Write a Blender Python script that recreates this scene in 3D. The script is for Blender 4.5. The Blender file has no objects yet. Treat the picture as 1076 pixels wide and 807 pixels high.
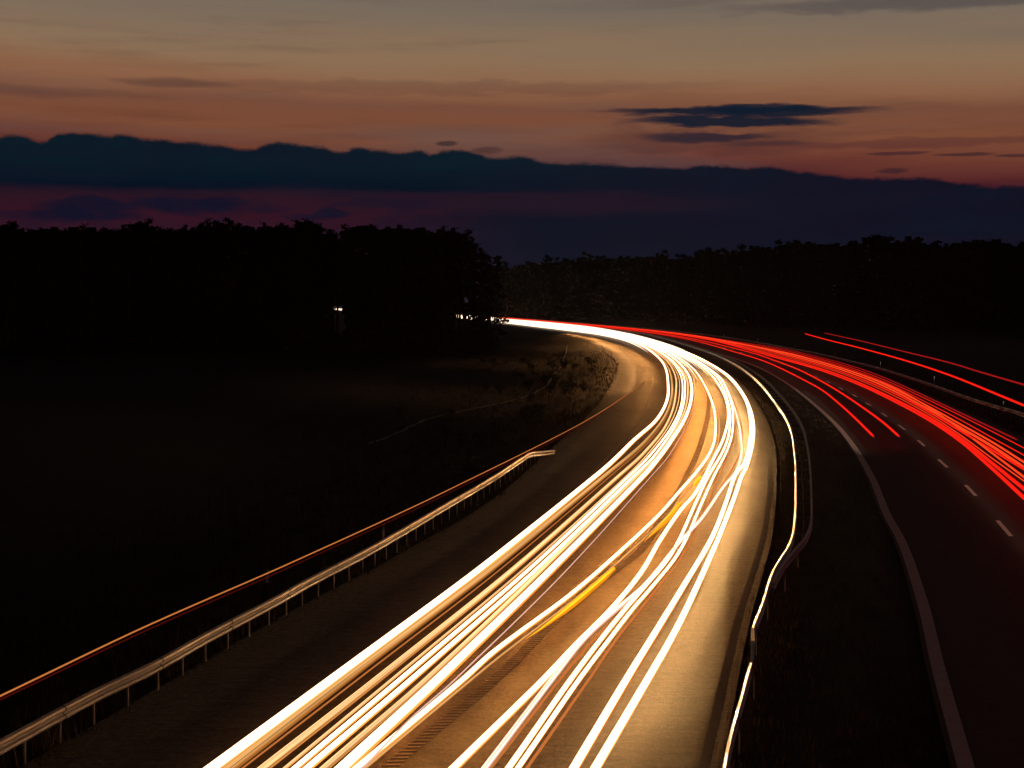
import bpy, bmesh, math, random
from mathutils import Vector, Matrix
random.seed(7)
S = bpy.context.scene
C = S.collection
PI = math.pi

# ------------------------------------------------------------------ camera
CAMH = 9.0            # eye height on the overpass, metres
F = 1494.0            # focal length in pixels of a 1076 px wide picture
HZ = 317.0            # row of the horizon
cam_d = bpy.data.cameras.new('camera')
cam_d.sensor_width = 36.0
cam_d.lens = F/1076*36.0
cam_d.clip_start = 0.5
cam_d.clip_end = 20000
cam = bpy.data.objects.new('camera', cam_d)
C.objects.link(cam)
cam.location = (0, 0, CAMH)
cam.rotation_euler = (PI/2 - math.atan((403.5-HZ)/F), 0, 0)
S.camera = cam

# ------------------------------------------------------------------ exposure
S.view_settings.view_transform = 'Standard'
S.view_settings.look = 'None'
S.view_settings.gamma = 1
S.view_settings.use_curve_mapping = False
S.view_settings.exposure = 0.0
S.render.engine = 'CYCLES'
S.cycles.use_light_tree = True
S.cycles.max_bounces = 5
S.cycles.sample_clamp_indirect = 4.0

def lin(r, g, b):
    f = lambda c: (c/255/12.92) if c/255 <= 0.04045 else ((c/255+0.055)/1.055)**2.4
    return (f(r), f(g), f(b), 1)

# ------------------------------------------------------------------ dusk sky
world = bpy.data.worlds.new('World')
S.world = world
world.use_nodes = True
nt = world.node_tree
nt.nodes.clear()
def N(t, **k):
    n = nt.nodes.new(t)
    for a, b in k.items(): setattr(n, a, b)
    return n
def L(a, b): nt.links.new(a, b)
def M(op, a, b=None, c=None, clamp=False):
    n = N('ShaderNodeMath', operation=op); n.use_clamp = clamp
    for i, v in enumerate((a, b, c)):
        if v is None: continue
        if isinstance(v, (int, float)): n.inputs[i].default_value = v
        else: L(v, n.inputs[i])
    return n.outputs[0]
def sstep(v, a, b):
    n = N('ShaderNodeMapRange', interpolation_type='SMOOTHSTEP')
    L(v, n.inputs['Value']); n.inputs['From Min'].default_value = a; n.inputs['From Max'].default_value = b
    return n.outputs[0]
def mixc(f, a, b, mode='MIX'):
    n = N('ShaderNodeMix', data_type='RGBA', blend_type=mode)
    for s, v in ((0, f), (6, a), (7, b)):
        if isinstance(v, (int, float)): n.inputs[s].default_value = v
        elif isinstance(v, tuple): n.inputs[s].default_value = v
        else: L(v, n.inputs[s])
    return n.outputs[2]
def noise(vec, scale, detail=3, rough=.5):
    n = N('ShaderNodeTexNoise'); L(vec, n.inputs['Vector'])
    n.inputs['Scale'].default_value = scale; n.inputs['Detail'].default_value = detail; n.inputs['Roughness'].default_value = rough
    return n.outputs[0]
tc = N('ShaderNodeTexCoord')
sx = N('ShaderNodeSeparateXYZ'); L(tc.outputs['Generated'], sx.inputs[0])
hyp = M('SQRT', M('ADD', M('MULTIPLY', sx.outputs[0], sx.outputs[0]), M('MULTIPLY', sx.outputs[1], sx.outputs[1])))
hyp = M('MAXIMUM', hyp, 1e-4)
el = M('MULTIPLY', M('DIVIDE', sx.outputs[2], hyp), F)          # elevation, in 1/1494 of a unit slope
az = M('MULTIPLY', M('ARCTAN2', sx.outputs[0], sx.outputs[1]), F)
def AE(px, py):                                                   # a direction, from the tables below
    a = math.atan((px-538)/F)
    return a*F, (HZ-py)*math.cos(a)
def cvec(sa, se, off=0.0):
    n = N('ShaderNodeCombineXYZ'); L(M('MULTIPLY', az, sa), n.inputs[0]); L(M('MULTIPLY', el, se), n.inputs[1]); n.inputs[2].default_value = off
    return n.outputs[0]
# evening gradient by elevation
gr = N('ShaderNodeValToRGB')
wob = M('MULTIPLY', M('SUBTRACT', noise(cvec(.0022, .02, 3.1), 1, 4, .55), .5), 42)
slope = M('MULTIPLY', az, .022)
ev = M('ADD', M('ADD', el, wob), slope)
L(M('DIVIDE', ev, 1600, clamp=True), gr.inputs[0])
stops = [(30, (26, 20, 38)), (80, (36, 20, 40)), (112, (66, 26, 42)), (135, (88, 38, 42)), (152, (116, 62, 50)),
         (172, (134, 82, 58)), (200, (128, 82, 62)), (222, (150, 104, 76)), (250, (150, 120, 92)), (300, (130, 115, 100)),
         (350, (110, 102, 96)), (430, (60, 60, 68)), (560, (24, 26, 36)), (1500, (5, 6, 11))]
cr = gr.color_ramp
while len(cr.elements) < len(stops): cr.elements.new(0.5)
for e, (p, c) in zip(cr.elements, stops): e.position = p/1600; e.color = lin(*c)
base = gr.outputs[0]
# the glow belongs to the western sky only
west = sstep(M('ABSOLUTE', az), 1500, 650)
base = mixc(M('SUBTRACT', 1.0, west), base, lin(6, 7, 12))
st = noise(cvec(.0035, .045, 7.7), 1, 4, .6)
base = mixc(sstep(st, .5, .85), base, mixc(1.0, base, (.70, .68, .72, 1), 'MULTIPLY'))
st2 = noise(cvec(.0016, .022, 1.3), 1, 3, .5)
base = mixc(M('MULTIPLY', sstep(st2, .5, .8), .5), base, lin(98, 92, 92))
# soft and dark small clouds
def ell(px, py, w, h, amt, col, sl=0.0, edge=.5, sx_=.02, sy_=.1):
    global base
    a0, e0 = AE(px, py)
    da = M('SUBTRACT', az, a0)
    wa = M('MULTIPLY', M('SUBTRACT', noise(cvec(sx_, sy_, px*.37), 1, 3, .6), .5), h*2.4)
    de = M('ADD', M('SUBTRACT', M('SUBTRACT', el, e0), M('MULTIPLY', da, sl)), wa)
    q = M('ADD', M('POWER', M('ABSOLUTE', M('DIVIDE', da, w)), 2), M('POWER', M('ABSOLUTE', M('DIVIDE', de, h)), 2))
    m = M('MULTIPLY', sstep(q, 1.0+edge, 1.0-edge), amt)
    base = mixc(m, base, lin(*col))
ell(1000, 4, 210, 9, .55, (70, 66, 74), edge=.9)
ell(185, 89, 55, 4.0, .5, (82, 58, 56), edge=.9)
ell(470, 95, 260, 7, .35, (96, 66, 58), edge=.9)
ell(40, 98, 120, 5, .35, (92, 62, 56), edge=.9)
ell(740, 150, 120, 15, .55, (84, 50, 50), edge=.9)
ell(960, 152, 170, 4.5, .55, (92, 50, 50), edge=.9)
DK = (14, 30, 48)
ell(775, 119.5, 132, 5.2, .95, DK, sl=-.012, edge=.6)
ell(795, 116, 60, 4.0, .9, DK, edge=.5)
ell(765, 129.5, 100, 6.0, .95, DK, sl=-.03, edge=.65)
ell(740, 146, 62, 5.5, .8, (34, 34, 50), edge=.7)
ell(800, 152, 40, 3, .5, (50, 36, 48), edge=.8)
ell(470, 152.5, 11, 2.6, .75, (56, 42, 46), edge=.6)
ell(512, 160, 16, 4.0, .6, (64, 44, 46), edge=.8)
ell(940, 162.5, 30, 2.0, .6, (44, 30, 44), edge=.6)
ell(1010, 163.5, 28, 1.8, .6, (34, 28, 42), edge=.6)
ell(1065, 164.5, 22, 1.6, .7, (54, 36, 44), edge=.7)
ell(935, 181, 14, 2.6, .6, (40, 28, 42), edge=.8)
# the long cloud bank: its crest by azimuth
crest = [(-400,140),(-120,150),(0,146.5),(20,144),(35,147),(47,151),(57,148),(67,142),(94,141),(117,145),(137,143),(150,147),(200,151),(234,153.5),(264,158.5),
         (278,154),(294,151),(308,153),(321,155),(340,156),(360,161),(377,157),(400,159),(427,162),(440,159.5),(454,163),(466,160),(477,158.5),(500,162),(527,167.5),(547,165),(574,172),
         (627,173.5),(681,177),(720,177),(749,175),(783,177.6),(810,177),(830,180),(870,185),(903,188.6),(957,187.6),(1000,193),(1034,196),(1076,197),(1250,215),(1500,205)]
fc = N('ShaderNodeFloatCurve')
L(M('ADD', M('DIVIDE', az, 2000), .5), fc.inputs['Value'])
cm = fc.mapping; cv = cm.curves[0]
pts = [(AE(x, y)[0]/2000+.5, AE(x, y)[1]/250) for x, y in crest]
pts = [(0, .62)] + pts + [(1, .45)]
cv.points[0].location = pts[0]; cv.points[1].location = pts[-1]
for p in pts[1:-1]: cv.points.new(*p)
cm.use_clip = False
cm.update()
crestE = M('MULTIPLY', fc.outputs[0], 250)
rag = M('MULTIPLY', M('SUBTRACT', noise(cvec(.05, .10, 5.5), 1, 7, .75), .5), 11)
dd = M('SUBTRACT', M('ADD', crestE, rag), el)                     # >0 under the crest
bank = sstep(dd, -2.2, 3.0)
bl = lin(11, 31, 42); bl2 = lin(5, 18, 36); br_ = lin(19, 24, 38); br2 = lin(19, 19, 36)
lr = sstep(az, -120, 260)
lowmix = sstep(el, 150, 108)
bankc = mixc(lr, mixc(lowmix, bl, bl2), mixc(lowmix, br_, br2))
bn = noise(cvec(.006, .03, 9.9), 1, 4, .6)
bankc = mixc(M('MULTIPLY', sstep(bn, .4, .7), .7), bankc, lin(16, 24, 40))
# magenta gap below the bank
gapw = M('MULTIPLY', M('SUBTRACT', noise(cvec(.006, .06, 2.2), 1, 4, .6), .5), 26)
gapE = M('ADD', M('ADD', el, gapw), M('MULTIPLY', az, .008))
gapm = M('MULTIPLY', sstep(gapE, 113, 101), sstep(az, 60, -230))
puff = sstep(noise(cvec(.022, .05, 4.4), 1, 3, .5), .50, .60)
gapc = mixc(M('MULTIPLY', puff, .45), lin(56, 21, 36), lin(18, 19, 38))
gapc = mixc(sstep(el, 92, 60), gapc, lin(46, 24, 42))
bankc = mixc(gapm, bankc, gapc)
rgap = M('MULTIPLY', M('MULTIPLY', sstep(gapE, 118, 108), sstep(gapE, 84, 100)), sstep(az, 330, 80))
bankc = mixc(M('MULTIPLY', rgap, .55), bankc, lin(44, 24, 38))
rg2 = M('MULTIPLY', sstep(noise(cvec(.004, .045, 6.1), 1, 4, .6), .52, .72), sstep(az, 250, 480))
bankc = mixc(M('MULTIPLY', rg2, .5), bankc, lin(44, 22, 38))
bankc = mixc(sstep(el, 55, 0), bankc, lin(24, 21, 36))
bankc = mixc(M('SUBTRACT', 1.0, west), bankc, lin(8, 10, 18))
sky = mixc(bank, base, bankc)
base = sky
for q in ((100, 219, 44, 11, .85), (64, 226, 26, 7, .6), (198, 216, 52, 8, .85), (236, 213, 26, 6, .6), (350, 225, 18, 5, .8), (318, 229, 20, 4, .6), (20, 226, 26, 5, .5), (285, 222, 22, 4, .4), (405, 215, 60, 5, .5)):
    ell(*q, (17, 20, 42), edge=.7, sx_=.03, sy_=.09)
sky = base
ovh = sstep(el, 1200, 4000)
sky = mixc(ovh, sky, lin(4, 5, 9))
grain = noise(cvec(.25, .25, .3), 1, 2, .5)
sky = mixc(.06, sky, mixc(1.0, sky, grain, 'MULTIPLY'))
bg = N('ShaderNodeBackground'); L(sky, bg.inputs[0]); bg.inputs[1].default_value = .89
wo = N('ShaderNodeOutputWorld'); L(bg.outputs[0], wo.inputs[0])
world.cycles.sampling_method = 'AUTOMATIC'

# ------------------------------------------------------------------ materials
def mat(name, col, rough=.8, metal=0.0, noise_scale=None, col2=None, bump=0.0, stretch=None, spec=.5, detail=6):
    m = bpy.data.materials.new(name); m.use_nodes = True
    t = m.node_tree; b = t.nodes['Principled BSDF']
    b.inputs['Base Color'].default_value = (*col, 1); b.inputs['Roughness'].default_value = rough
    b.inputs['Metallic'].default_value = metal; b.inputs['Specular IOR Level'].default_value = spec
    if noise_scale:
        c = t.nodes.new('ShaderNodeTexCoord'); mp = t.nodes.new('ShaderNodeMapping')
        if stretch: mp.inputs['Scale'].default_value = stretch
        n = t.nodes.new('ShaderNodeTexNoise'); n.inputs['Scale'].default_value = noise_scale; n.inputs['Detail'].default_value = detail
        n.inputs['Roughness'].default_value = .65
        r = t.nodes.new('ShaderNodeValToRGB'); r.color_ramp.elements[0].position = .35; r.color_ramp.elements[1].position = .68
        r.color_ramp.elements[0].color = (*col, 1); r.color_ramp.elements[1].color = (*(col2 or col), 1)
        t.links.new(c.outputs['Object'], mp.inputs[0]); t.links.new(mp.outputs[0], n.inputs['Vector'])
        t.links.new(n.outputs[0], r.inputs[0]); t.links.new(r.outputs[0], b.inputs['Base Color'])
        if bump:
            bp = t.nodes.new('ShaderNodeBump'); bp.inputs['Strength'].default_value = bump; bp.inputs['Distance'].default_value = .02
            t.links.new(n.outputs[0], bp.inputs['Height']); t.links.new(bp.outputs[0], b.inputs['Normal'])
    return m

def asphalt(name, lo, hi):
    m = bpy.data.materials.new(name); m.use_nodes = True
    t = m.node_tree; b = t.nodes['Principled BSDF']; ln = t.links.new
    c = t.nodes.new('ShaderNodeTexCoord')
    def nz(scale, st, det=5, ro=.6):
        mp = t.nodes.new('ShaderNodeMapping'); mp.inputs['Scale'].default_value = st
        mp.inputs['Rotation'].default_value = (0, 0, .2)
        n = t.nodes.new('ShaderNodeTexNoise'); n.inputs['Scale'].default_value = scale
        n.inputs['Detail'].default_value = det; n.inputs['Roughness'].default_value = ro
        ln(c.outputs['Object'], mp.inputs[0]); ln(mp.outputs[0], n.inputs['Vector']); return n.outputs[0]
    big = nz(.35, (1, .25, 1)); brush = nz(1.0, (.7, 4.5, 1), 8, .75); grit = nz(6, (1, 1, 1), 5, .85)
    def mx(a, bb, f, mode='MIX'):
        n = t.nodes.new('ShaderNodeMix'); n.data_type = 'FLOAT'; n.inputs[0].default_value = f
        ln(a, n.inputs[2]); ln(bb, n.inputs[3]); return n.outputs[0]
    v = mx(mx(big, brush, .5), grit, .45)
    r = t.nodes.new('ShaderNodeValToRGB'); r.color_ramp.elements[0].position = .43; r.color_ramp.elements[1].position = .57
    r.color_ramp.elements[0].color = (*lo, 1); r.color_ramp.elements[1].color = (*hi, 1)
    ln(v, r.inputs[0]); ln(r.outputs[0], b.inputs['Base Color'])
    b.inputs['Roughness'].default_value = .72; b.inputs['Specular IOR Level'].default_value = .35
    bp = t.nodes.new('ShaderNodeBump'); bp.inputs['Strength'].default_value = .8; bp.inputs['Distance'].default_value = .06
    ln(mx(brush, grit, .6), bp.inputs['Height']); ln(bp.outputs[0], b.inputs['Normal'])
    return m

def emis(name, col, strength, body=(0, 0, 0)):
    m = bpy.data.materials.new(name); m.use_nodes = True
    t = m.node_tree; b = t.nodes['Principled BSDF']
    b.inputs['Base Color'].default_value = (*body, 1)
    b.inputs['Emission Color'].default_value = (*col, 1)
    b.inputs['Emission Strength'].default_value = strength
    b.inputs['Specular IOR Level'].default_value = 0
    return m

m_asph = asphalt('asphalt_worn', (.008, .0077, .0072), (.125, .112, .096))
m_asph2 = asphalt('asphalt_dark', (.010, .0098, .0096), (.045, .042, .040))
m_soil = mat('soil', (.010, .009, .006), .95, 0, .8, (.022, .018, .011), .6, spec=.1)
m_paint = mat('road_paint', (.62, .60, .55), .6, 0, 3.0, (.80, .78, .72), .2)
m_paint_worn = mat('road_paint_worn', (.10, .095, .085), .8, 0, 2.2, (.30, .28, .25), .2)
m_paint_faint = mat('road_paint_faint', (.05, .048, .046), .8, 0, 1.5, (.10, .095, .09), .2)
m_zinc = mat('galvanised_steel', (.42, .41, .39), .42, .2, 2.5, (.55, .54, .52), .1)
m_zincd = mat('galvanised_steel_post', (.34, .34, .34), .55, .4, 4, (.46, .46, .46), .1)
m_dark = mat('dark_bolt', (.03, .028, .026), .6, .3)
m_gravel = mat('gravel', (.03, .027, .022), .95, 0, 7, (.16, .14, .11), .8)
m_concrete = mat('concrete', (.25, .24, .22), .9, 0, 3, (.36, .35, .32), .3)
m_grass = mat('grass', (.022, .024, .009), .9, 0, .6, (.060, .056, .022), spec=.1)
m_grass_dry = mat('dry_grass', (.035, .028, .012), .9, 0, .6, (.16, .125, .055), spec=.1)
m_leaf = mat('pine_needles', (.008, .011, .005), .95, 0, .7, (.015, .019, .008), spec=.0)
m_leaf2 = mat('bush_leaves', (.035, .045, .016), .9, 0, 1.5, (.085, .085, .035))
m_bark = mat('pine_bark', (.025, .018, .013), .9, 0, 3, (.045, .03, .02), .5, spec=.1)
m_plastic = mat('white_plastic', (.75, .75, .74), .5)
m_black = mat('black_plastic', (.02, .02, .02), .5)
m_refl = mat('reflector_glass', (.85, .85, .82), .2, 0)

# ------------------------------------------------------------------ object helpers
def tag(o, label=None, cat=None, group=None, kind=None):
    if label: o['label'] = label
    if cat: o['category'] = cat
    if group: o['group'] = group
    if kind: o['kind'] = kind
    return o
def empty(name, loc, rz=0):
    o = bpy.data.objects.new(name, None); C.objects.link(o)
    o.location = loc; o.rotation_euler = (0, 0, rz); o.empty_display_size = .3
    return o
def meshobj(name, verts, faces, m, parent=None, smooth=False, me=None):
    if me is None:
        me = bpy.data.meshes.new(name); me.from_pydata(verts, [], faces); me.update()
        if m: me.materials.append(m)
        if smooth:
            for p in me.polygons: p.use_smooth = True
    o = bpy.data.objects.new(name, me); C.objects.link(o)
    if parent is not None: o.parent = parent
    return o
class MB:
    def __init__(s): s.v = []; s.f = []
    def box(s, c, h, rz=0, rx=0):
        n = len(s.v); Mx = Matrix.Rotation(rz, 3, 'Z') @ Matrix.Rotation(rx, 3, 'X')
        for dx in (-1, 1):
            for dy in (-1, 1):
                for dz in (-1, 1):
                    p = Mx @ Vector((dx*h[0], dy*h[1], dz*h[2])); s.v.append((c[0]+p.x, c[1]+p.y, c[2]+p.z))
        for q in ((0,1,3,2),(4,6,7,5),(0,4,5,1),(2,3,7,6),(0,2,6,4),(1,5,7,3)): s.f.append(tuple(n+i for i in q))
    def tube(s, path, radii, k=8, cap=True):
        n0 = len(s.v)
        for i, p in enumerate(path):
            a = Vector(path[max(0, i-1)]); b = Vector(path[min(len(path)-1, i+1)])
            t = (b-a).normalized()
            up = Vector((0, 0, 1)) if abs(t.z) < .9 else Vector((1, 0, 0))
            u = t.cross(up).normalized(); w = u.cross(t)
            r = radii[i] if isinstance(radii, (list, tuple)) else radii
            for j in range(k):
                an = 2*PI*j/k
                q = Vector(p) + u*math.cos(an)*r + w*math.sin(an)*r
                s.v.append(tuple(q))
        for i in range(len(path)-1):
            for j in range(k):
                s.f.append((n0+i*k+j, n0+i*k+(j+1) % k, n0+(i+1)*k+(j+1) % k, n0+(i+1)*k+j))
        if cap:
            s.f.append(tuple(n0+j for j in range(k))[::-1]); m_ = n0+(len(path)-1)*k
            s.f.append(tuple(m_+j for j in range(k)))
    def build(s, name, m, parent=None, smooth=False): return meshobj(name, s.v, s.f, m, parent, smooth)

# ------------------------------------------------------------------ surveyed lines: X as a function of distance
class Line:
    """a smooth curve X(d) through surveyed ground points"""
    def __init__(s, pts):
        pts = sorted(pts); s.p = pts; n = len(pts); s.m = []
        for i in range(n):
            a = pts[max(0, i-1)]; b = pts[min(n-1, i+1)]
            s.m.append((b[1]-a[1])/(b[0]-a[0]))
    def __call__(s, d):
        p = s.p
        if d <= p[0][0]: return p[0][1] + s.m[0]*(d-p[0][0])
        if d >= p[-1][0]: return p[-1][1] + s.m[-1]*(d-p[-1][0])
        lo, hi = 0, len(p)-1
        while hi-lo > 1:
            mid = (lo+hi)//2
            if p[mid][0] <= d: lo = mid
            else: hi = mid
        h = p[hi][0]-p[lo][0]; t = (d-p[lo][0])/h
        return ((2*t**3-3*t*t+1)*p[lo][1] + (t**3-2*t*t+t)*h*s.m[lo] + (-2*t**3+3*t*t)*p[hi][1] + (t**3-t*t)*h*s.m[hi])
def even(fn, w=.08, d0=55):
    """irons survey noise out of a line beyond d0"""
    def g(d):
        if d <= d0: return fn(d)
        k = w*min(1, (d-d0)/40)
        return sum(fn(d*(1+k*t)) for t in (-1, -.66, -.33, 0, .33, .66, 1))/7
    g.p = fn.p
    return g
def gd(x, y, z=0.0):
    d = F*(CAMH-z)/(y-HZ); return (d, (x-538)*d/F)
def px(lst, z=0.0): return [gd(x, y, z) for x, y in lst]

FARL = [(776, -30), (900, -60), (1100, -104), (1550, -190), (2100, -300)]
ZH = .7
XA = Line(px([(505,600),(628,500),(667,470),(694,440),(702,418.6),(702,400),(699,385),(690,374),(675,364),(655,356),(630,350.5),(600,346.5),(570,343),(540,339.5),(515,337)], ZH) + [(776, -33), (900, -63), (1100, -108), (1550, -194), (2100, -304)])
XR = Line(px([(741,600),(781,500),(785,493),(792,465),(792,441),(785,420),(775,404),(765,394),(750,384),(731,374),(708,365),(682,357.5),(655,351.5),(620,345.5),(580,341),(540,337.5)], ZH) + [(700, -9), (776, -24), (900, -54), (1100, -98), (1550, -184), (2100, -294)])
far_ds = (470, 560, 650, 776, 900, 1100, 1550, 2100)
left_edge = Line(px([(70,803),(130,767),(330,645),(430,590),(535,525),(593,470),(618,447),(637,425),(649,405),(654,383),(643,372),(620,359),(596,352)]) + [(d, XA(d)-6) for d in far_ds])
edge_line = Line([(27.7,-5.5),(41,-2.6),(49,-.5),(64.6,2.6)] + px([(657,461),(676,437),(683,418),(686.5,399),(684,386),(674,375),(656,365),(637,359),(619,354)]) + [(d, XA(d)-2.2) for d in far_ds])
divider = Line(px([(417,805),(519,719),(597,643),(649,600),(676,578),(731.5,482),(745,428),(741,407)]) + [(d, .5*(XA(d)+XR(d))) for d in (200, 260, 330, 400)+far_ds])
inner_line = Line(px([(750,781),(778,655),(805,560),(811,489),(808.5,461),(798,433),(783,410),(768,395)]) + [(d, XR(d)+.9) for d in (217, 260, 310, 370)+far_ds])
rail_mid = Line(px([(767,807),(780,752),(794,702),(795,665),(805,636),(816,601),(833.5,571),(838,550),(839,517),(837,475),(830,442),(817,424),(800,402),(783.6,388.5),(767,378.5),(743.5,368.5),(715,360),(690,353),(665,348)], .75) + [(d, XR(d)+2.4) for d in far_ds])
rail_mid = even(rail_mid, .10)
line_r = px([(1015,785),(992,706),(975,639),(952,573),(934,540),(919,504),(897,467),(877,443.5),(847,417),(833.5,407),(823.5,400)])
dashL = Line([(28, 13.5), (42, 16.6)] + px([(1049,545),(1015,508),(987,482),(964,461),(943,445),(926,433),(909,422),(893.7,413),(879,405.5),(865,398.6),(851.8,393),(838,388),(825,383),(813,379),(801,376),(788.4,373)]) +
    [(285,41.3),(330,41.3),(377,39.4),(430,34.8),(533,21.9),(620,9.0),(700,1),(776,-14),(900,-44),(1100,-88),(1550,-174),(2100,-284)])
dashL = even(dashL, .07, 120)
left_line_r = Line(line_r + [(d, dashL(d)-4.6) for d in (200, 240, 285, 330, 377, 430, 533, 620, 776, 900, 1100, 1550, 2100)])
left_line_r = even(left_line_r, .07)
rail_right = Line([(60, 30.4), (80, 33.7)] + px([(1076,433.6),(1047,425.5),(1014.6,415.6),(982,404),(924.5,386),(900,380)], .75) + [(d, dashL(d)+9.2) for d in (230, 285, 330, 377, 430, 533, 620, 776, 900, 1100)])

def ds(a, b, k=.02, mn=.5):
    out = [a]
    while out[-1] < b: out.append(min(b, out[-1]+max(mn, out[-1]*k)))
    return out
def ribbon(name, fl, fr, a, b, z, m, k=.02, mn=.6, cols=1, parent=None):
    v = []; f = []; D = ds(a, b, k, mn)
    for d in D:
        l, r = fl(d), fr(d)
        for c in range(cols+1): v.append((l+(r-l)*c/cols, d, z))
    for i in range(len(D)-1):
        for c in range(cols):
            q = i*(cols+1)+c; f.append((q, q+1, q+cols+2, q+cols+1))
    return meshobj(name, v, f, m, parent)
def slope(fn, d, e=.5): return (fn(d+e)-fn(d-e))/(2*e)

# ------------------------------------------------------------------ ground and carriageways
def ground():
    xs = [-9000, -4000, -1500, -600, -250, -120, -60] + [x*5 for x in range(-10, 17)] + [100, 140, 200, 320, 700, 1600, 4000, 9000]
    ys = [-3000, -500, -100, -30] + [y*6 for y in range(0, 60)] + [370, 400, 450, 520, 600, 700, 850, 1100, 1500, 2200, 4000, 9000, 14000]
    v = []; f = []
    for y in ys:
        for x in xs:
            le = left_edge(max(10, min(y, 2100))); rr = dashL(max(28, min(y, 2100)))+11
            z = -.05
            dist = (le-2.5-x) if x < le else (x-rr)
            if dist > 0 and -30 < y < 4000: z += -.0 + min(dist/25, 1)*(-1.2 if x < le else .6) + .15*math.sin(x*.13+y*.07)*min(1, dist/10)
            v.append((x, y, z))
    w = len(xs)
    for j in range(len(ys)-1):
        for i in range(w-1): q = j*w+i; f.append((q, q+1, q+w+1, q+w))
    return tag(meshobj('ground', v, f, m_soil), kind='structure')
ground()
def off(fn, o): return lambda d: fn(d)+o
tag(ribbon('road_oncoming', left_edge, off(inner_line, .35), 2, 2100, 0, m_asph, cols=4), kind='structure')
tag(ribbon('road_departing', off(left_line_r, -.3), off(dashL, 7.2), 2, 2100, 0, m_asph2, cols=4), kind='structure')
tag(ribbon('gravel_edge', off(left_edge, -.75), off(left_edge, -.02), 2, 600, -.012, m_gravel), kind='structure')
tag(ribbon('edge_marking_outer', off(edge_line, -.12), off(edge_line, .12), 8, 1200, .004, m_paint_worn), kind='structure')
tag(ribbon('edge_marking_median', off(inner_line, -.10), off(inner_line, .10), 8, 1200, .004, m_paint_faint), kind='structure')
tag(ribbon('edge_marking_inner', off(left_line_r, -.17), off(left_line_r, .17), 8, 1200, .004, m_paint), kind='structure')
tag(ribbon('edge_marking_far', off(dashL, 4.15), off(dashL, 4.35), 8, 1200, .004, m_paint_worn), kind='structure')
# ribbed lane divider of the oncoming carriageway (raised profile ribs)
rb = MB(); d = 12.0
while d < 150:
    s = slope(divider, d); rb.box((divider(d), d, .006), (.17, .045, .005), rz=-math.atan(s)+.35); d += .22
tag(rb.build('ribbed_lane_marking', m_paint_worn), kind='structure')
# dashes of the departing carriageway: 4 m painted, 8 m gap
def dashes():
    v = []; f = []; d = 58.9-2.0-48; arc = 0
    while d < 700:
        s0 = slope(dashL, d); c = 1/math.hypot(1, s0)
        for i in range(5):
            q = d+i*c; x = dashL(q); v += [(x-.09, q, .004), (x+.09, q, .004)]
        n = len(v)-10
        for i in range(4): f.append((n+2*i, n+2*i+1, n+2*i+3, n+2*i+2))
        d += 11.6*c
    return tag(meshobj('dashed_lane_marking', v, f, m_paint), kind='structure')
dashes()
def gz(x, y):
    le = left_edge(max(10, min(y, 2100))); rr = dashL(max(28, min(y, 2100)))+11
    dist = (le-2.5-x) if x < le else (x-rr); z = -.05
    if dist > 0: z += min(dist/25, 1)*(-1.2 if x < le else .6) + .15*math.sin(x*.13+y*.07)*min(1, dist/10)
    return z
# narrow concrete channel in the verge
ch = px([(597,361),(591.6,379),(577,400),(562,409),(541,416.5),(500,425),(449,434),(419,446),(385,456)])
chl = [(x, d_, 0) for d_, x in ch]
def resample(P, n):
    out = []
    for i in range(len(P)-1):
        for k in range(n): t = k/n; out.append(tuple(P[i][j]*(1-t)+P[i+1][j]*t for j in range(3)))
    out.append(P[-1]); return out
v = []; f = []; P = resample(chl, 6)
for i, p in enumerate(P):
    a = Vector(P[max(0, i-1)]); b = Vector(P[min(len(P)-1, i+1)]); t = (b-a).normalized(); n_ = Vector((-t.y, t.x, 0))
    w = .10+.06*random.random(); c_ = Vector(p)+n_*random.uniform(-.18, .18); c_.z = gz(c_.x, c_.y)-.02
    for s_, z_ in ((-1, .06), (1, .06), (1, -.2), (-1, -.2)): v.append(tuple(c_+n_*w*s_+Vector((0, 0, z_))))
for i in range(len(P)-1):
    for k in range(4): f.append((4*i+k, 4*i+(k+1) % 4, 4*i+4+(k+1) % 4, 4*i+4+k))
tag(meshobj('drainage_channel', v, f, m_concrete), kind='structure')

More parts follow.
